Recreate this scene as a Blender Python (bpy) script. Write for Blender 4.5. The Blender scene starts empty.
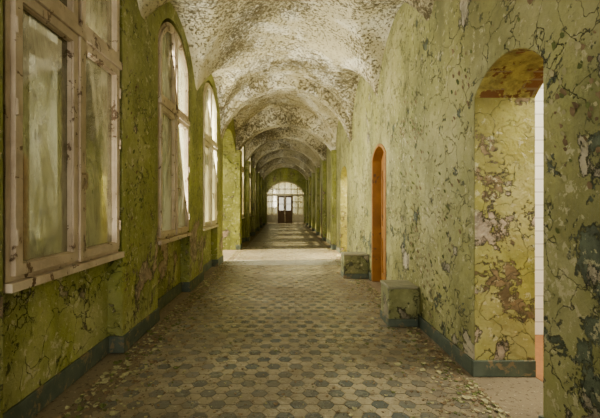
import bpy, bmesh, math, random
from mathutils import Vector
from mathutils.geometry import tessellate_polygon
random.seed(7)
S=bpy.context.scene
COL=S.collection

# ---------------------------------------------------------------- mesh builder
class MB:
    def __init__(s): s.v=[];s.f=[];s.m=[]
    def add(s,vs,fs,m=0):
        o=len(s.v); s.v+= [tuple(p) for p in vs]
        for f in fs: s.f.append(tuple(i+o for i in f)); s.m.append(m)
    def box(s,x0,x1,y0,y1,z0,z1,m=0):
        v=[(x,y,z) for x in (x0,x1) for y in (y0,y1) for z in (z0,z1)]
        s.add(v,[(0,1,3,2),(4,6,7,5),(0,4,5,1),(2,3,7,6),(0,2,6,4),(1,5,7,3)],m)
    def ext(s,loops,fn,d0,d1,m=0):
        flat=[p for l in loops for p in l]
        tris=tessellate_polygon([[Vector((p[0],p[1],0)) for p in l] for l in loops])
        n=len(flat)
        if d0==d1:
            s.add([fn(u,v,d0) for u,v in flat],[tuple(t) for t in tris],m); return
        vs=[fn(u,v,d0) for u,v in flat]+[fn(u,v,d1) for u,v in flat]
        fs=[tuple(t) for t in tris]+[tuple(i+n for i in reversed(t)) for t in tris]
        o=0
        for l in loops:
            k=len(l)
            for i in range(k):
                a=o+i;b=o+(i+1)%k
                fs.append((a,b,b+n,a+n))
            o+=k
        s.add(vs,fs,m)
    def cyl(s,p0,p1,r,n=12,m=0):
        p0=Vector(p0);p1=Vector(p1);d=(p1-p0).normalized()
        a=d.orthogonal().normalized();b=d.cross(a)
        vs=[]
        for p in (p0,p1):
            for i in range(n):
                t=2*math.pi*i/n; vs.append(p+a*math.cos(t)*r+b*math.sin(t)*r)
        fs=[(i,(i+1)%n,(i+1)%n+n,i+n) for i in range(n)]+[tuple(range(n)),tuple(range(2*n-1,n-1,-1))]
        s.add(vs,fs,m)
    def obj(s,name,mats,bevel=0,smooth=False,recalc=True):
        me=bpy.data.meshes.new(name); me.from_pydata(s.v,[],s.f)
        for m in mats: me.materials.append(m)
        for p,mi in zip(me.polygons,s.m): p.material_index=mi; p.use_smooth=smooth
        if recalc:
            bm=bmesh.new();bm.from_mesh(me)
            bmesh.ops.recalc_face_normals(bm,faces=bm.faces[:])
            bm.to_mesh(me);bm.free()
        o=bpy.data.objects.new(name,me); COL.objects.link(o)
        if bevel:
            b=o.modifiers.new('bevel','BEVEL');b.width=bevel;b.segments=2;b.limit_method='ANGLE';b.angle_limit=math.radians(50)
        return o
def arc_h(u,u0,u1,vs,rise):
    c=(u1-u0)/2;R=(c*c+rise*rise)/(2*rise);x=u-(u0+u1)/2
    return vs+rise-R+math.sqrt(max(R*R-x*x,0))
def arcpts(u0,u1,vs,rise,n=20):   # from u1 to u0
    return [(u1+(u0-u1)*(.5-.5*math.cos(math.pi*i/n)),arc_h(u1+(u0-u1)*(.5-.5*math.cos(math.pi*i/n)),u0,u1,vs,rise)) for i in range(n+1)]
def hole(u0,u1,v0,vs,rise,n=20): return [(u0,v0),(u1,v0)]+arcpts(u0,u1,vs,rise,n)
def notched(a,b,H,notches):
    l=[(a,0)]
    for (u0,u1,vs,rise) in notches:
        l+=[(u0,0)]+list(reversed(arcpts(u0,u1,vs,rise)))+[(u1,0)]
    return l+[(b,0),(b,H),(a,H)]
YZ=lambda u,v,d:(d,u,v)      # wall in the YZ plane
XZ=lambda u,v,d:(u,d,v)

# ---------------------------------------------------------------- materials
class NT:
    def __init__(s,name):
        s.mat=bpy.data.materials.new(name); s.mat.use_nodes=True
        s.t=s.mat.node_tree; s.t.nodes.clear()
        s.out=s.n('ShaderNodeOutputMaterial')
        g=s.n('ShaderNodeNewGeometry'); s.pos=g.outputs['Position']
    def n(s,t,**k):
        x=s.t.nodes.new(t)
        for a,b in k.items(): setattr(x,a,b)
        return x
    def l(s,a,b): s.t.links.new(a,b)
    def mapp(s,sc=(1,1,1),loc=(0,0,0)):
        m=s.n('ShaderNodeMapping'); s.l(s.pos,m.inputs['Vector'])
        m.inputs['Scale'].default_value=sc; m.inputs['Location'].default_value=loc
        return m.outputs[0]
    def noise(s,scale,detail=6,rough=.6,dist=0,vec=None):
        x=s.n('ShaderNodeTexNoise'); s.l(vec or s.pos,x.inputs['Vector'])
        x.inputs['Scale'].default_value=scale;x.inputs['Detail'].default_value=detail
        x.inputs['Roughness'].default_value=rough;x.inputs['Distortion'].default_value=dist
        return x.outputs['Fac']
    def ramp(s,f,a,b,ca=0,cb=1):
        r=s.n('ShaderNodeMapRange'); s.l(f,r.inputs[0])
        r.inputs[1].default_value=a;r.inputs[2].default_value=b;r.inputs[3].default_value=ca;r.inputs[4].default_value=cb
        return r.outputs[0]
    def mth(s,op,a,b=None):
        r=s.n('ShaderNodeMath',operation=op)
        for i,x in enumerate((a,b)):
            if x is None: continue
            if isinstance(x,(int,float)): r.inputs[i].default_value=x
            else: s.l(x,r.inputs[i])
        return r.outputs[0]
    def mix(s,f,a,b,bt='MIX'):
        r=s.n('ShaderNodeMix',data_type='RGBA',blend_type=bt)
        if isinstance(f,(int,float)): r.inputs[0].default_value=f
        else: s.l(f,r.inputs[0])
        for i,x in ((6,a),(7,b)):
            if isinstance(x,tuple): r.inputs[i].default_value=(*x,1)
            else: s.l(x,r.inputs[i])
        return r.outputs[2]
    def z(s):
        x=s.n('ShaderNodeSeparateXYZ'); s.l(s.pos,x.inputs[0]); return x.outputs
    def done(s,col,rough=.8,h=None,hs=.5,hd=.02,spec=.3):
        b=s.n('ShaderNodeBsdfPrincipled'); 
        if isinstance(col,tuple): b.inputs['Base Color'].default_value=(*col,1)
        else: s.l(col,b.inputs['Base Color'])
        if isinstance(rough,(int,float)): b.inputs['Roughness'].default_value=rough
        else: s.l(rough,b.inputs['Roughness'])
        b.inputs['Specular IOR Level'].default_value=spec
        if h is not None:
            u=s.n('ShaderNodeBump'); u.inputs['Strength'].default_value=hs;u.inputs['Distance'].default_value=hd
            s.l(h,u.inputs['Height']); s.l(u.outputs[0],b.inputs['Normal'])
        s.l(b.outputs[0],s.out.inputs[0]); s.bsdf=b
        return s.mat

def peeling(name,base,base2,plaster,under,dark,a_pl=.62,a_un=.60,off=(0,0,0),low=.08,near=0):
    m=NT(name); v=m.mapp(loc=off)
    big=m.noise(.55,4,.6,.5,v); col=m.mix(m.ramp(big,.35,.65),base,base2)
    st=m.noise(2.2,8,.6,.3,m.mapp((1,1,.22),off)); col=m.mix(m.ramp(st,.44,.72,0,.66),col,dark)
    gr=m.noise(1.0,8,.66,.3,m.mapp(loc=(off[0]+20,0,3))); col=m.mix(m.ramp(gr,.40,.66,0,.62),col,tuple(c*.42 for c in base))
    fine=m.noise(14,8,.7,0,v); col=m.mix(m.ramp(fine,.35,.7,0,.42),col,tuple(c*.45 for c in base))
    pale=m.noise(1.1,9,.68,.2,m.mapp(loc=(off[0]-3,off[1]+6,off[2]+2))); col=m.mix(m.ramp(pale,.47,.70,0,.62),col,(.56,.53,.31))
    zz=m.z(); lowf=m.ramp(zz[2],2.2,.2,0,low)
    if near: lowf=m.mth('ADD',lowf,m.ramp(zz[1],2.75,2.2,0,near))
    n1=m.mth('ADD',m.noise(1.25,11,.68,.25,v),lowf); k1=m.ramp(n1,a_pl,a_pl+.01)
    n2=m.mth('ADD',m.noise(2.4,11,.72,.25,m.mapp(loc=(off[0]+7,off[1]+3,off[2]))),lowf); k2=m.ramp(n2,a_un,a_un+.01)
    n3=m.noise(7,9,.74,.2,m.mapp(loc=(off[0]+1,off[1]+13,off[2]))); k3=m.ramp(n3,.62,.635)
    pl=m.mix(m.ramp(m.noise(4,8,.7,0,v),.4,.62),plaster,tuple(c*.5 for c in plaster))
    un=m.mix(m.ramp(m.noise(6,8,.7,0,v),.4,.6),under,tuple(c*.5 for c in under))
    col=m.mix(k2,col,un); col=m.mix(m.mth('MULTIPLY',k3,.8),col,dark); col=m.mix(k1,col,pl)
    e=m.mth('SUBTRACT',m.ramp(n1,a_pl-.012,a_pl-.004),k1); col=m.mix(m.mth('MULTIPLY',e,.8),col,tuple(c*.35 for c in dark))
    e2=m.mth('SUBTRACT',m.ramp(n2,a_un-.012,a_un-.004),k2); col=m.mix(m.mth('MULTIPLY',e2,.6),col,tuple(c*.4 for c in dark))
    n4=m.mth('ADD',m.noise(13,9,.72,.3,v),m.mth('MULTIPLY',m.noise(.9,3,.5,0,m.mapp(loc=(off[0]+2,1,4))),.22)); k4=m.ramp(n4,.70,.71); col=m.mix(m.mth('MULTIPLY',k4,.75),col,(.56,.53,.34))
    vo=m.n('ShaderNodeTexVoronoi',feature='DISTANCE_TO_EDGE'); vv=m.n('ShaderNodeVectorMath',operation='ADD'); nz=m.n('ShaderNodeTexNoise'); m.l(m.pos,nz.inputs['Vector']); nz.inputs['Scale'].default_value=2.5; nz.inputs['Detail'].default_value=6
    m.l(m.pos,vv.inputs[0]); m.l(nz.outputs['Color'],vv.inputs[1]); m.l(vv.outputs[0],vo.inputs['Vector']); vo.inputs['Scale'].default_value=2.6
    cr=m.mth('MULTIPLY',m.ramp(vo.outputs['Distance'],.0,.012,1,0),m.ramp(m.noise(1.2,3,.5,0,m.mapp(loc=(9,9,off[0]))),.40,.48)); col=m.mix(m.mth('MULTIPLY',cr,.85),col,tuple(c*.4 for c in dark))
    h=m.mth('SUBTRACT',m.mth('MULTIPLY',m.noise(3,8,.6,0,v),.8),m.mth('MULTIPLY',m.mth('ADD',m.mth('ADD',m.mth('ADD',k1,k2),k3),cr),.5))
    h=m.mth('ADD',h,m.mth('MULTIPLY',fine,.35))
    return m.done(col,.54,h,1.0,.045,.42)

DARK=(.09,.10,.04)
M_left=peeling('green_paint_left',(.44,.45,.115),(.32,.35,.10),(.46,.35,.25),(.36,.31,.20),DARK,.645,.665,(3,1,0),.08)
M_right=peeling('green_paint_right',(.46,.445,.18),(.37,.38,.15),(.54,.49,.37),(.155,.19,.125),(.08,.095,.055),.635,.618,(11,5,2),.05,.05)
M_jamb=peeling('ochre_jamb_paint',(.50,.46,.14),(.41,.41,.12),(.55,.46,.35),(.32,.24,.13),(.17,.15,.07),.605,.60,(4,9,0),.04)
M_plinth=peeling('plinth_render',(.33,.33,.15),(.26,.28,.13),(.40,.36,.26),(.2,.21,.13),(.10,.11,.06),.62,.60,(1,4,2),.04)

m=NT('flaking_ceiling')
big=m.noise(.45,4,.6,.6); base=m.mix(m.ramp(big,.38,.62),(.68,.62,.44),(.50,.45,.30))
w=m.noise(1.6,8,.6,.5); base=m.mix(m.ramp(w,.47,.60,0,.8),base,(.84,.81,.69))
dens=m.ramp(m.noise(.8,3,.5,0,m.mapp(loc=(5,2,0))),.3,.7,-.06,.08)
dens=m.mth('ADD',dens,m.ramp(m.z()[1],7,2,0,.03))
sp=m.mth('ADD',m.noise(21,9,.76,.1),dens); k=m.ramp(sp,.53,.56)
sp2=m.mth('ADD',m.noise(9,9,.74,.2,m.mapp(loc=(2,8,1))),dens); k2=m.ramp(sp2,.60,.615)
col=m.mix(m.mth('MULTIPLY',k,.82),base,(.16,.13,.07)); col=m.mix(m.mth('MULTIPLY',k2,.78),col,(.19,.155,.08))
h=m.mth('SUBTRACT',m.mth('MULTIPLY',m.noise(6,6),.4),m.mth('MULTIPLY',m.mth('ADD',k,k2),.4))
M_ceil=m.done(col,.85,h,1.0,.03,.2)

def tilemat(name,a,b,dust=.5,rough=.45):
    m=NT(name); n=m.noise(5,6,.6); c=m.mix(m.ramp(n,.35,.65),a,b)
    xx=m.mth('ABSOLUTE',m.z()[0]); edge=m.ramp(xx,.6,1.7,-.08,.2)
    d=m.mth('ADD',m.noise(2.2,10,.7,.4),edge); dk=m.ramp(d,.42,.62,0,dust)
    c=m.mix(dk,c,(.29,.235,.155))
    c=m.mix(m.ramp(m.noise(.9,6,.6,.3,m.mapp(loc=(1,6,0))),.40,.60,0,.5),c,(.16,.135,.09))
    sp=m.ramp(m.noise(30,6,.7),.61,.65,0,.8); c=m.mix(sp,c,(.50,.45,.33))
    c=m.mix(m.ramp(m.noise(21,6,.75,0,m.mapp(loc=(3,3,3))),.57,.61,0,.85),c,(.10,.08,.047))
    r=m.mth('ADD',m.mth('MULTIPLY',dk,.4),rough)
    return m.done(c,r,m.mth('ADD',m.noise(30,5),m.mth('MULTIPLY',d,.8)),.4,.012,.45)
M_tl=tilemat('cream_hex_tile',(.45,.40,.29),(.37,.33,.23),.7,.27)
M_td=tilemat('slate_hex_tile',(.12,.14,.135),(.165,.18,.165),.5,.26)
M_grout=tilemat('dusty_screed',(.24,.195,.13),(.17,.14,.09),.8,.5)

def simple(name,a,b,rough=.6,scale=6,worn=None,thr=.6,bump=.3):
    m=NT(name); c=m.mix(m.ramp(m.noise(scale,7,.6,.3),.35,.65),a,b); h=m.noise(scale*3,6)
    if worn:
        k=m.ramp(m.noise(scale*1.7,9,.7,.5,m.mapp(loc=(4,4,4))),thr,thr+.02); c=m.mix(k,c,worn); h=m.mth('SUBTRACT',h,k)
    return m.done(c,rough,h,bump,.01,.4)
M_base=simple('greygreen_skirting',(.14,.165,.125),(.09,.115,.09),.6,5,(.25,.2,.12),.56)
M_frame=simple('aged_cream_paint',(.64,.54,.42),(.45,.36,.26),.5,4,(.20,.135,.085),.58,.6)
M_framew=simple('aged_white_paint',(.70,.64,.50),(.56,.50,.36),.5,4,(.3,.22,.13),.66)
M_orange=simple('orange_brown_door_paint',(.38,.20,.065),(.27,.135,.045),.5,2.5,(.17,.10,.05),.58)
M_brown=simple('dark_brown_wood',(.16,.10,.05),(.11,.065,.03),.5,6)
M_metal=simple('dull_brass',(.3,.22,.1),(.2,.15,.07),.35,20)
M_ground=simple('courtyard_ground',(.22,.22,.10),(.15,.16,.07),.9,1)
M_out=simple('courtyard_facade',(.40,.33,.20),(.30,.28,.15),.9,.6)
M_redfl=simple('terracotta_floor',(.42,.20,.08),(.3,.14,.06),.5,5)
M_debris=simple('paint_flake_pale',(.50,.46,.29),(.36,.34,.19),.8,9)
M_debris2=simple('plaster_crumb',(.33,.25,.15),(.18,.13,.08),.9,9)
M_debris3=simple('paint_flake_green',(.20,.23,.08),(.11,.13,.05),.8,9)
M_lobby=simple('lobby_plaster',(.5,.44,.28),(.38,.34,.2),.8,2)
# white wall tiles
m=NT('white_wall_tile'); br=m.n('ShaderNodeTexBrick',offset=0.0)
sep=m.z(); cb=m.n('ShaderNodeCombineXYZ'); m.l(m.mth('ADD',sep[0],sep[1]),cb.inputs[0]); m.l(sep[2],cb.inputs[1]); m.l(cb.outputs[0],br.inputs['Vector'])
br.inputs['Scale'].default_value=1;br.inputs['Brick Width'].default_value=.15;br.inputs['Row Height'].default_value=.15;br.inputs['Mortar Size'].default_value=.004
br.inputs['Color1'].default_value=(.8,.78,.7,1);br.inputs['Color2'].default_value=(.74,.72,.64,1);br.inputs['Mortar'].default_value=(.3,.28,.22,1)
M_wtile=m.done(br.outputs['Color'],.2,spec=.5)
# exposed brick
m=NT('exposed_brick'); br=m.n('ShaderNodeTexBrick'); sep=m.z(); cb=m.n('ShaderNodeCombineXYZ'); m.l(sep[0],cb.inputs[0]); m.l(sep[1],cb.inputs[1]); m.l(cb.outputs[0],br.inputs['Vector'])
br.inputs['Scale'].default_value=1;br.inputs['Brick Width'].default_value=.24;br.inputs['Row Height'].default_value=.08;br.inputs['Mortar Size'].default_value=.01
br.inputs['Color1'].default_value=(.26,.14,.07,1);br.inputs['Color2'].default_value=(.17,.10,.05,1);br.inputs['Mortar'].default_value=(.28,.23,.15,1)
M_brick=m.done(m.mix(m.ramp(m.noise(6,8,.7),.46,.49),br.outputs['Color'],m.mix(m.ramp(m.noise(9,8,.7),.4,.6),(.46,.43,.17),(.26,.23,.10))),.9,m.noise(12,8),.8,.02)
# dirty glass
def glass(name,tint,g0,g1,tlc,refl=.12):
    m=NT(name)
    tr=m.n('ShaderNodeBsdfTransparent');tr.inputs[0].default_value=(*tint,1)
    gl=m.n('ShaderNodeBsdfGlossy');gl.inputs['Roughness'].default_value=.05;gl.inputs[0].default_value=(.9,.9,.85,1)
    tl=m.n('ShaderNodeBsdfTranslucent');tl.inputs[0].default_value=(*tlc,1)
    df=m.n('ShaderNodeBsdfDiffuse');df.inputs[0].default_value=(.36,.34,.22,1)
    a1=m.n('ShaderNodeMixShader');a1.inputs[0].default_value=.4;m.l(tl.outputs[0],a1.inputs[1]);m.l(df.outputs[0],a1.inputs[2])
    n_=m.mth('ADD',m.noise(5,10,.75,.5,m.mapp((1,1,.35))),m.ramp(m.z()[2],1.9,1.0,0,.15))
    a2=m.n('ShaderNodeMixShader');m.l(m.ramp(n_,.38,.64,g0,g1),a2.inputs[0]);m.l(tr.outputs[0],a2.inputs[1]);m.l(a1.outputs[0],a2.inputs[2])
    a3=m.n('ShaderNodeMixShader');a3.inputs[0].default_value=refl;m.l(a2.outputs[0],a3.inputs[1]);m.l(gl.outputs[0],a3.inputs[2])
    m.l(a3.outputs[0],m.out.inputs[0]); return m.mat
M_glass=glass('grimy_glass',(.62,.64,.52),.2,.85,(.62,.62,.45))
M_glassc=glass('clearer_glass',(.9,.9,.8),.05,.35,(.7,.7,.5))
M_glassd=glass('heavily_soiled_glass',(.16,.155,.11),.1,.95,(.18,.16,.10),.22)

# ---------------------------------------------------------------- layout
XL=-1.65; XR1=1.66; XR2=1.72; YB=-4.0; YE=33.0; HW=5.1
W=1.62
near_c=[-2.5,.35,3.2,6.05,8.9]
far_b=[13.6+3.2*i for i in range(7)]
far_c=[b+1.6 for b in far_b[:6]]
WIN=[c-W/2 for c in near_c]+[c-W/2 for c in far_c]
SILL=1.02;VS=3.68;RI=.5
mb=MB()
nn=[(u-.05,u+W+.05,VS+.02,RI+.03) for u in WIN]
side=(10.6,13.4,3.2,.55)
nn=sorted(nn+[side])
mb.ext([notched(YB,YE,HW,nn)],YZ,XL-.15,XL)
holes=[hole(u+.05,u+W-.05,SILL+.06,VS-.03,RI-.03) for u in WIN]
mb.ext([notched(YB,YE,HW,[side])]+holes,YZ,XL-.55,XL-.15)
mb.obj('wall_left',[M_left])
mb=MB()
D1=(2.57,3.51,2.44,.21);D2=(6.8,7.9,2.40,.22);D3=(11.1,12.4,2.38,.26);D4=(17.6,18.8,2.3,.25);D5=(24,25.2,2.3,.25)
mb.ext([notched(YB,5.35,HW,[D1])],YZ,XR1,XR1+.53)
mb.ext([notched(5.35,YE,HW,[D2,D3,D4,D5])],YZ,XR2,XR2+.5)
mb.obj('wall_right',[M_right])

# ceiling : barrel vault with window lunettes
SP=3.42
def hB(y):
    if y<10.325:
        c=min(near_c,key=lambda q:abs(q-y)); hs=1.425
    elif y<13.6: c=12;hs=1.6
    else: c=min(far_c,key=lambda q:abs(q-y)); hs=1.6
    d=abs(y-c)
    if d>=hs: return SP
    return arc_h(c+d,c-hs,c+hs,SP,1.02)
def hA(x): 
    x=max(-1.72,min(1.72,x)); return arc_h(x,-1.721,1.721,SP,1.40)
mb=MB()
nx=64;ys=[YB+.06*i for i in range(int((YE+.3-YB)/.06)+1)]
xs=[-1.84+3.68*i/nx for i in range(nx+1)]
vs=[]
for y in ys:
    b=hB(y)
    for x in xs:
        a=hA(x); d=a-b; k=.10
        h=max(a,b)+ (max(k-abs(d),0)**2)/(4*k)
        vs.append((x,y,h+.012*math.sin(x*5+y*3)*math.sin(y*2.3)))
fs=[]
for j in range(len(ys)-1):
    for i in range(nx):
        a=j*(nx+1)+i; fs.append((a,a+1,a+nx+2,a+nx+1))
mb.add(vs,fs)
mb.obj('ceiling',[M_ceil],smooth=True)
def rib(y,w,crest=4.5,spring=3.3):
    mb=MB()
    inner=arcpts(-1.66,1.68,spring,crest-spring,32)
    l=[(1.85,spring-.02),(1.85,4.95),(-1.85,4.95),(-1.85,spring-.02)]+[(-1.66,spring-.02)]+list(reversed(inner))+[(1.68,spring-.02)]
    mb.ext([l],XZ,y,y+w)
    return mb
k=1
for y,w,c in [(10.22,.36,4.5),(13.4,.45,4.2)]+[(b-.2,.4,4.3) for b in far_b[1:6]]:
    rib(y,w,c,3.2).obj('trim_%d'%k,[M_ceil],bevel=.02);k+=1
for i,y in enumerate([13.4]+[b-.2 for b in far_b[1:6]]):
    for s in (-1,1):
        mb=MB()
        x0,x1=(XL+.001,-1.5) if s<0 else (1.58,XR2-.001)
        mb.box(x0,x1,y,y+.45,0,3.3); mb.box(x0-(.02 if s>0 else 0),x1+(.02 if s<0 else 0),y-.03,y+.48,3.22,3.34)
        mb.box(x0-(.015 if s>0 else 0),x1+(.015 if s<0 else 0),y-.015,y+.465,0,.16,1)
        mb.obj('trim_%d'%k,[M_left,M_base],bevel=.012);k+=1

# floor
mb=MB()
mb.box(-2.2,2.25,YB,YE+.5,-.2,-.004,2)
p=.118;R=p/math.sqrt(3)
for i in range(-16,18):
    x=i*p*math.sqrt(3)/2
    if x<-1.36 or x>1.5: continue
    j0=int(YB/p)
    for j in range(j0,int(YE/p)+1):
        y=j*p+(p/2 if i%2 else 0)
        if 9.9<y<11 : continue
        q=i; r=j-(i-(i&1))//2
        dark=((q-r)%3==0)
        rr=R-.003
        pts=[(x+rr*math.cos(math.radians(60*t)),y+rr*math.sin(math.radians(60*t)),0) for t in range(6)]
        low=[(a,b,-.006) for a,b,_ in pts]
        dz=random.uniform(-.0012,.0012)
        pts=[(a,b,c+dz) for a,b,c in pts]
        mb.add(pts+low,[(0,1,2,3,4,5)]+[(t,t+6,(t+1)%6+6,(t+1)%6) for t in range(6)],1 if dark else 0)
for i in range(12):
    mb.box(-1.65+.275*i+.004,-1.65+.275*(i+1),9.98,10.44,-.01,0,3)
    mb.box(-1.65+.275*i+.004,-1.65+.275*(i+1),10.45,10.92,-.01,0,3)
M_slab=tilemat('grey_stone_slab',(.44,.44,.38),(.37,.37,.31),.2,.4)
mb.obj('floor',[M_tl,M_td,M_grout,M_slab],recalc=False)

# baseboards
mb=MB();prev=YB
for (u0,u1,vs_,r) in nn:
    mb.box(XL-.001,XL+.022,prev,u0,0,.17)
    if (u0,u1,vs_,r)!=side:
        mb.box(XL-.151,XL-.128,u0,u1,0,.17)
        mb.box(XL-.14,XL+.022,u0-.02,u0+.018,0,.17); mb.box(XL-.14,XL+.022,u1-.018,u1+.02,0,.17)
    prev=u1
mb.box(XL-.001,XL+.022,prev,YE,0,.17)
mb.obj('baseboard_left',[M_base],bevel=.006)
mb=MB()
for a,b in [(YB,2.57),(3.51,5.35)]: mb.box(XR1-.022,XR1+.001,a,b,0,.14)
mb.box(XR1-.02,XR1+.53,3.488,3.512,0,.14); mb.box(XR1-.02,XR1+.53,2.568,2.592,0,.14)
for a,b in [(5.35,6.8),(7.9,11.1),(12.4,17.6),(18.8,24),(25.2,YE)]: mb.box(XR2-.022,XR2+.001,a,b,0,.15)
mb.obj('baseboard_right',[M_base],bevel=.005)

# low masonry plinths against the right wall
M_cap=simple('pale_plinth_cap',(.36,.34,.24),(.25,.25,.17),.8,7)  # top slab in a paler tone, sets it apart from the plinth body
PL=[]
for y in (4.92,8.15):
    mb=MB(); x0=1.28 if y<6 else 1.2
    xb=(XR1 if y<6 else XR2)-.023
    mb.box(x0,xb+.0,y,y+.42,.09,.47,0); mb.box(x0-.01,xb,y-.01,y+.43,.465,.50,2); mb.box(x0-.012,xb,y-.012,y+.43,0,.10,1)
    mb.box(xb-.001,xb+.0225,y,y+.42,.16,.49,0)
    mb.obj('masonry_plinth',[M_plinth,M_base,M_cap],bevel=.016); PL.append((x0,y))

# windows
def window(idx,u0,frame,gl):
    u1=u0+W; mb=MB(); um=(u0+u1)/2
    T=2.88
    top=lambda off,a,b,n=12:[(b+(a-b)*i/n,arc_h(b+(a-b)*i/n,u0,u1,VS,RI)-off) for i in range(n+1)]
    fw=.055
    cells=[]
    for a,b in ((u0+fw,um-fw*.7),(um+fw*.7,u1-fw)):
        cells.append(('r',a,b,SILL+fw,T-.05)); cells.append(('a',a,b,T+.05,None))
    def loop(c,ins):
        t,a,b,v0,v1=c
        if t=='r': return [(a+ins,v0+ins),(b-ins,v0+ins),(b-ins,v1-ins),(a+ins,v1-ins)]
        return [(a+ins,v0+ins),(b-ins,v0+ins)]+top(fw+.01+ins*1.1,a+ins,b-ins)
    outer=hole(u0,u1,SILL,VS,RI,24)
    mb.ext([outer]+[loop(c,0) for c in cells],YZ,XL-.15,XL-.02,0)
    # outer sash of the double window
    for c in cells:
        mb.ext([loop(c,-.005),loop(c,.05)],YZ,XL-.50,XL-.45,0)
        mb.ext([loop(c,-.012),loop(c,.058)],YZ,XL-.07,XL+.012,0)
        mb.ext([loop(c,.050),loop(c,.066)],YZ,XL-.055,XL-.005,0)
        mb.ext([loop(c,.045)],YZ,XL-.036,XL-.036,1)
    mb.box(XL-.51,XL-.44,um-.05,um+.05,SILL+.05,arc_h(um,u0,u1,VS,RI)-.04,0)
    mb.box(XL-.51,XL-.44,u0+.05,u1-.05,T-.06,T+.06,0)
    mb.box(XL-.10,XL+.035,u0-.02,u1+.02,SILL-.045,SILL+.012,0)
    mb.box(XL-.02,XL+.028,um-.024,um+.024,SILL+.03,T-.04,0)
    mb.box(XL-.03,XL+.03,u0+.01,u1-.01,T-.035,T+.035,0)
    mb.cyl((XL+.02,um,1.75),(XL+.07,um,1.75),.010,10,2); mb.cyl((XL+.065,um,1.75),(XL+.065,um,1.63),.009,10,2)
    for zz in (1.3,2.1,2.6):
        mb.cyl((XL+.016,u0+.05,zz-.05),(XL+.016,u0+.05,zz+.05),.011,10,0); mb.cyl((XL+.016,u1-.05,zz-.05),(XL+.016,u1-.05,zz+.05),.011,10,0)
    return mb.obj('window_%d'%idx,[frame,gl,M_metal],bevel=.004)
for i,u in enumerate(WIN): window(i+1,u,M_frame if i<4 else M_framew,M_glassd if i<3 else (M_glass if i<5 else M_glassc))

# doors in the right wall
def panel_door(name,y0,y1,vs,rise,x,mat,rec=.16):
    mb=MB()
    leaf=hole(y0+.05,y1-.05,.01,vs-.04,rise,16)
    mb.ext([leaf],YZ,x+rec,x+rec+.045,0)
    for (a,b) in [(.16,.9),(1.05,2.2)]:
        o=[(y0+.17,a),(y1-.17,a),(y1-.17,b),(y0+.17,b)]
        i_=[(y0+.21,a+.04),(y1-.21,a+.04),(y1-.21,b-.04),(y0+.21,b-.04)]
        mb.ext([o,i_],YZ,x+rec-.015,x+rec+.01,0)
    fo=[(y0,0),(y0+.07,0)]+list(reversed(arcpts(y0+.07,y1-.07,vs-.05,rise,16)))+[(y1-.07,0),(y1,0)]+arcpts(y0,y1,vs,rise,16)
    mb.ext([fo],YZ,x-.012,x+rec+.06,0)
    mb.cyl((x+rec,y0+.16,1.05),(x+rec-.06,y0+.16,1.05),.011,10,1); mb.cyl((x+rec-.055,y0+.16,1.05),(x+rec-.055,y0+.28,1.05),.009,10,1)
    return mb.obj(name,[mat,M_metal],bevel=.004)
panel_door('door_2',*D2,XR2,M_orange)
panel_door('door_4',*D4,XR2,M_brown)
panel_door('door_5',*D5,XR2,M_brown)
def lining(name,D,x0,x1,mat,soff):
    y0,y1,vs,r=D; mb=MB()
    t=.006
    mb.box(x0+.004,x1,y1-t,y1+.001,.0,vs,0); mb.box(x0+.004,x1,y0-.001,y0+t,.0,vs,0)
    o=arcpts(y0,y1,vs,r,20); i_=list(reversed(arcpts(y0+t,y1-t,vs-.001,r-t,20)))
    mb.ext([o+i_],YZ,x0+.004,x1,1)
    return mb.obj(name,[mat,soff])
lining('door_1',D1,XR1,XR1+.53,M_jamb,M_brick)
lining('door_3',D3,XR2,XR2+.5,M_jamb,M_jamb)

# tiled washroom behind doorway 1
mb=MB()
x0=XR1+.53
mb.box(x0,5.2,4.62,4.75,0,3.3); mb.box(5.1,5.2,.6,4.62,0,3.3); mb.box(x0,5.2,.5,.6,0,3.3)
mb.obj('wall_washroom',[M_wtile])
mb=MB(); mb.box(x0,5.2,.5,4.75,-.2,0); mb.obj('floor_washroom',[M_redfl])
mb=MB(); mb.box(x0,5.2,.5,4.75,3.3,3.4); mb.obj('ceiling_washroom',[M_ceil])
# room behind door 3
mb=MB(); x0=XR2+.5
mb.box(x0,5,9.9,10,0,3.2);mb.box(x0,5,14,14.1,0,3.2);mb.box(5,5.1,9.9,14.1,0,3.2)
mb.obj('wall_side_room',[M_jamb])
mb=MB(); mb.box(x0,5,9.9,14.1,-.2,0); mb.obj('floor_side_room',[M_grout])
mb=MB(); mb.box(x0,5.1,9.9,14.1,3.2,3.3); mb.obj('ceiling_side_room',[M_ceil])
# stone landing outside the side opening
mb=MB(); mb.box(-3.2,-2.2,10.3,13.7,-.2,0); mb.obj('floor_side_passage',[M_grout])
# lobby behind the end screen
mb=MB(); mb.box(-2.6,-2.5,YE,YE+4,0,4.2);mb.box(2.5,2.6,YE,YE+4,0,4.2);mb.box(-2.6,2.6,YE+4,YE+4.1,0,4.2); mb.obj('wall_lobby',[M_lobby])
mb=MB(); mb.box(-2.6,2.6,YE+.5,YE+4.1,-.2,0); mb.obj('floor_lobby',[M_grout])
mb=MB(); mb.box(-2.6,2.6,YE,YE+4.1,4.2,4.3); mb.obj('ceiling_lobby',[M_lobby])

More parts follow.
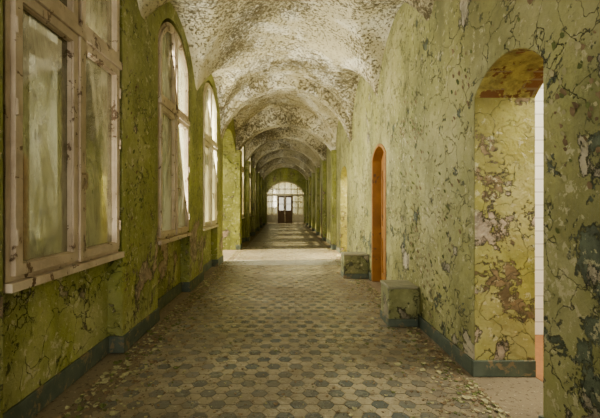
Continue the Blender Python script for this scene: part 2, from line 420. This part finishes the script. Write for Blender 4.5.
# end wall : glazed screen with double door
def frame_cell(a,b,c,d): return [(a,c),(b,c),(b,d),(a,d)]
mb=MB()
mb.ext([[(-1.8,0),(-1.5,0)]+list(reversed(arcpts(-1.5,1.55,2.5,.95,24)))+[(1.55,0),(1.85,0),(1.85,5),(-1.8,5)]],XZ,YE-.3,YE,0)
mb.obj('wall_end',[M_left])
mb=MB()
def bar(x0_,x1_,z0,z1,d=.08): mb.box(x0_,x1_,YE-.2,YE-.2+d,z0,z1,0)
for x in (-1.5,-1.06,-.62,.62,1.06,1.5): bar(x-.035,x+.035,0,2.35)
bar(-1.5,1.55,2.25,2.40,.1); 
for x in (-1.0,-.5,0,.5,1.0): bar(x-.03,x+.03,2.4,arc_h(x,-1.5,1.55,2.5,.95))
bar(-1.45,1.5,2.78,2.84)
for s in (-1,1):
    a,b=sorted((s*.62,s*1.5))
    for z in (.75,1.25,1.75): bar(a,b,z,z+.05)
    mb.box(a,b,YE-.19,YE-.15,.05,.72,0)
mb.ext([frame_cell(-1.5,1.5,.75,2.4)],XZ,YE-.163,YE-.163,1)
mb.ext([arcpts(-1.45,1.5,2.45,.93,24)],XZ,YE-.163,YE-.163,1)
o=arcpts(-1.5,1.55,2.5,.95,24); i_=list(reversed(arcpts(-1.42,1.47,2.5,.87,24)))
mb.ext([o+i_],XZ,YE-.22,YE-.1,0)
mb.obj('window_end_screen',[M_framew,M_glass],bevel=.004)
mb=MB()
for s in (-1,1):
    a,b=sorted((s*.01,s*.585))
    leaf=frame_cell(a,b,.01,2.24)
    mb.ext([leaf,frame_cell(a+.10,b-.10,1.05,2.12)],XZ,YE-.27,YE-.225,0)
    mb.ext([frame_cell(a+.10,b-.10,1.05,2.12)],XZ,YE-.25,YE-.25,2)
    mb.box(a+.1,b-.1,YE-.262,YE-.235,1.56,1.60,0)
    mb.ext([frame_cell(a+.08,b-.08,.15,.9),frame_cell(a+.12,b-.12,.19,.86)],XZ,YE-.29,YE-.265,0)
mb.cyl((.06,YE-.27,1.0),(.06,YE-.33,1.0),.012,10,1)
mb.obj('door_end',[M_brown,M_metal,M_glassd],bevel=.004)

# debris
def debris(name,n,sampler,mats,smin,smax):
    mb=MB()
    for _ in range(n):
        x,y=sampler(); s=random.uniform(smin,smax)*(1 if random.random()<.85 else 2)
        if any(x>a-.05 and b-.05<y<b+.48 for a,b in PL): continue
        k=random.randint(4,7); a0=random.random()*6.28; tilt=random.uniform(-.5,.5); curl=random.uniform(.1,.6)
        pts=[]
        for i in range(k):
            a=a0+6.28*i/k; r=s*random.uniform(.55,1.1); dx=r*math.cos(a);dy=r*math.sin(a)
            pts.append((x+dx,y+dy,.004+abs(dx)*curl+ (dy+s)*.25*abs(tilt)))
        pts.append((x,y,.003+s*.12)); top=len(pts)
        lowp=[(a,b,max(c-.004,.0005)) for a,b,c in pts]
        fs=[(i,(i+1)%k,k) for i in range(k)]+[((i+1)%k+top,i+top,k+top) for i in range(k)]+[(i,i+top,(i+1)%k+top,(i+1)%k) for i in range(k)]
        mb.add(pts+lowp,fs,random.randrange(len(mats)))
    return mb.obj(name,mats,recalc=False)
def s_edge():
    y=1.2+ (random.random()**1.6)*13
    d=random.expovariate(1/.2)
    x=XL+.05+d if random.random()<.5 else XR1-.05-d
    if not (-1.6<x<1.6): x=random.uniform(-1.5,1.5)
    return x,y
def s_any(): return random.uniform(-1.5,1.5),1.2+(random.random()**1.5)*16
debris('paint_debris',6500,s_edge,[M_debris,M_debris2,M_debris3,M_debris2,M_debris],.005,.02)
debris('paint_debris',3500,s_any,[M_debris,M_debris2,M_debris2],.003,.010)

# curling paint flakes still hanging on the walls
def wallflakes(name,n,side,mats):
    mb=MB()
    cl=[(random.uniform(2,9),random.uniform(.2,2.8)) for _ in range(26)]
    for _ in range(n):
        cy,cz=random.choice(cl); y=random.gauss(cy,.18);z=max(.24,random.gauss(cz,.22))
        if side<0 and any(u-.1<y<u+W+.1 for u in WIN): continue
        if side>0 and any(d[0]-.08<y<d[1]+.08 and z<2.8 for d in (D1,D2)): continue
        if side>0 and z<.6 and any(b-.08<y<b+.5 for a,b in PL): continue
        if 5.3<y<5.4: continue
        xw=XL if side<0 else (XR1 if y<5.35 else XR2)
        s=random.uniform(.008,.032); lift=random.uniform(.3,.9)*s; k=6;a0=random.random()*6
        pts=[]
        for i in range(k):
            a=a0+6.28*i/k;r=s*random.uniform(.5,1.1);dy=r*math.cos(a);dz=r*math.sin(a)
            pts.append((xw-side*(.001+lift*max(0,(dz/s*.5+.5))**2),y+dy,z+dz))
        mb.add(pts,[tuple(range(k))],random.randrange(len(mats)))
    return mb.obj(name,mats,recalc=False)
wallflakes('peeling_paint_flakes',1100,1,[M_debris,M_debris3,M_debris2])
wallflakes('peeling_paint_flakes',600,-1,[M_debris3,M_debris2,M_debris])

# exterior
mb=MB(); mb.box(-14,-6,-8,40,-.6,-.4); mb.box(-6,-2.2,-8,10.3,-.6,-.4); mb.box(-6,-2.2,13.7,40,-.6,-.4); mb.obj('ground',[M_ground])
mb=MB(); mb.box(-9,-8.6,-8,7.2,-.4,10.5); mb.obj('courtyard_facade',[M_out])  # height and length shaped to keep sun out of the nearer windows

# ---------------------------------------------------------------- light
w=bpy.data.worlds.new('world'); S.world=w; w.use_nodes=True
w.node_tree.nodes['Background'].inputs[0].default_value=(1,.96,.85,1); w.node_tree.nodes['Background'].inputs[1].default_value=2.0
def area(name,loc,d,sx,sy,e,c=(1,.945,.80)):
    l=bpy.data.lights.new(name,'AREA');l.shape='RECTANGLE';l.size=sx;l.size_y=sy;l.energy=e;l.color=c
    o=bpy.data.objects.new(name,l);o.location=loc;COL.objects.link(o)
    o.rotation_euler=Vector(d).to_track_quat('-Z','Y').to_euler();return o
area('light_fill_rear',(0,-3.6,2.0),(0,1,.15),3,3,40)  # added fill lamp, unseen behind the camera
EN={0.35:14,3.2:22,6.05:72,8.9:135}
for c in near_c+far_c: 
    if c<0: continue
    area('light_fill_windows',(XL+.12,c,2.5),(1,.55 if c<5 else (.40 if c<8 else .22),.15),1.4,2.6,EN.get(c,30 if c<17 else 16))  # added fill panels just inside the windows, turned away from the camera
area('light_washroom',(3.6,2.8,3.2),(0,0.001,-1),2,2,120)
area('light_side_room',(3.6,12,3.1),(0,0.001,-1),2,2,420,(1,.9,.66))
area('light_end',(0,YE+2,4.1),(0,0.001,-1),3,3,260)
l=bpy.data.lights.new('sun','SUN');l.energy=9;l.angle=.03;l.color=(1,.87,.60);o=bpy.data.objects.new('sun',l);COL.objects.link(o)
o.rotation_euler=Vector((1,.15,-.92)).to_track_quat('-Z','Y').to_euler()
# ---------------------------------------------------------------- camera
cd=bpy.data.cameras.new('camera');cam=bpy.data.objects.new('camera',cd);COL.objects.link(cam)
cam.location=(0,0,1.5);cam.rotation_euler=(math.radians(90),0,0);cd.lens=24;cd.sensor_width=36
cd.shift_x=.025;cd.shift_y=-4/600;cd.clip_start=.05
S.camera=cam
S.view_settings.view_transform='AgX'
S.view_settings.look='AgX - Medium High Contrast'
S.view_settings.exposure=.25
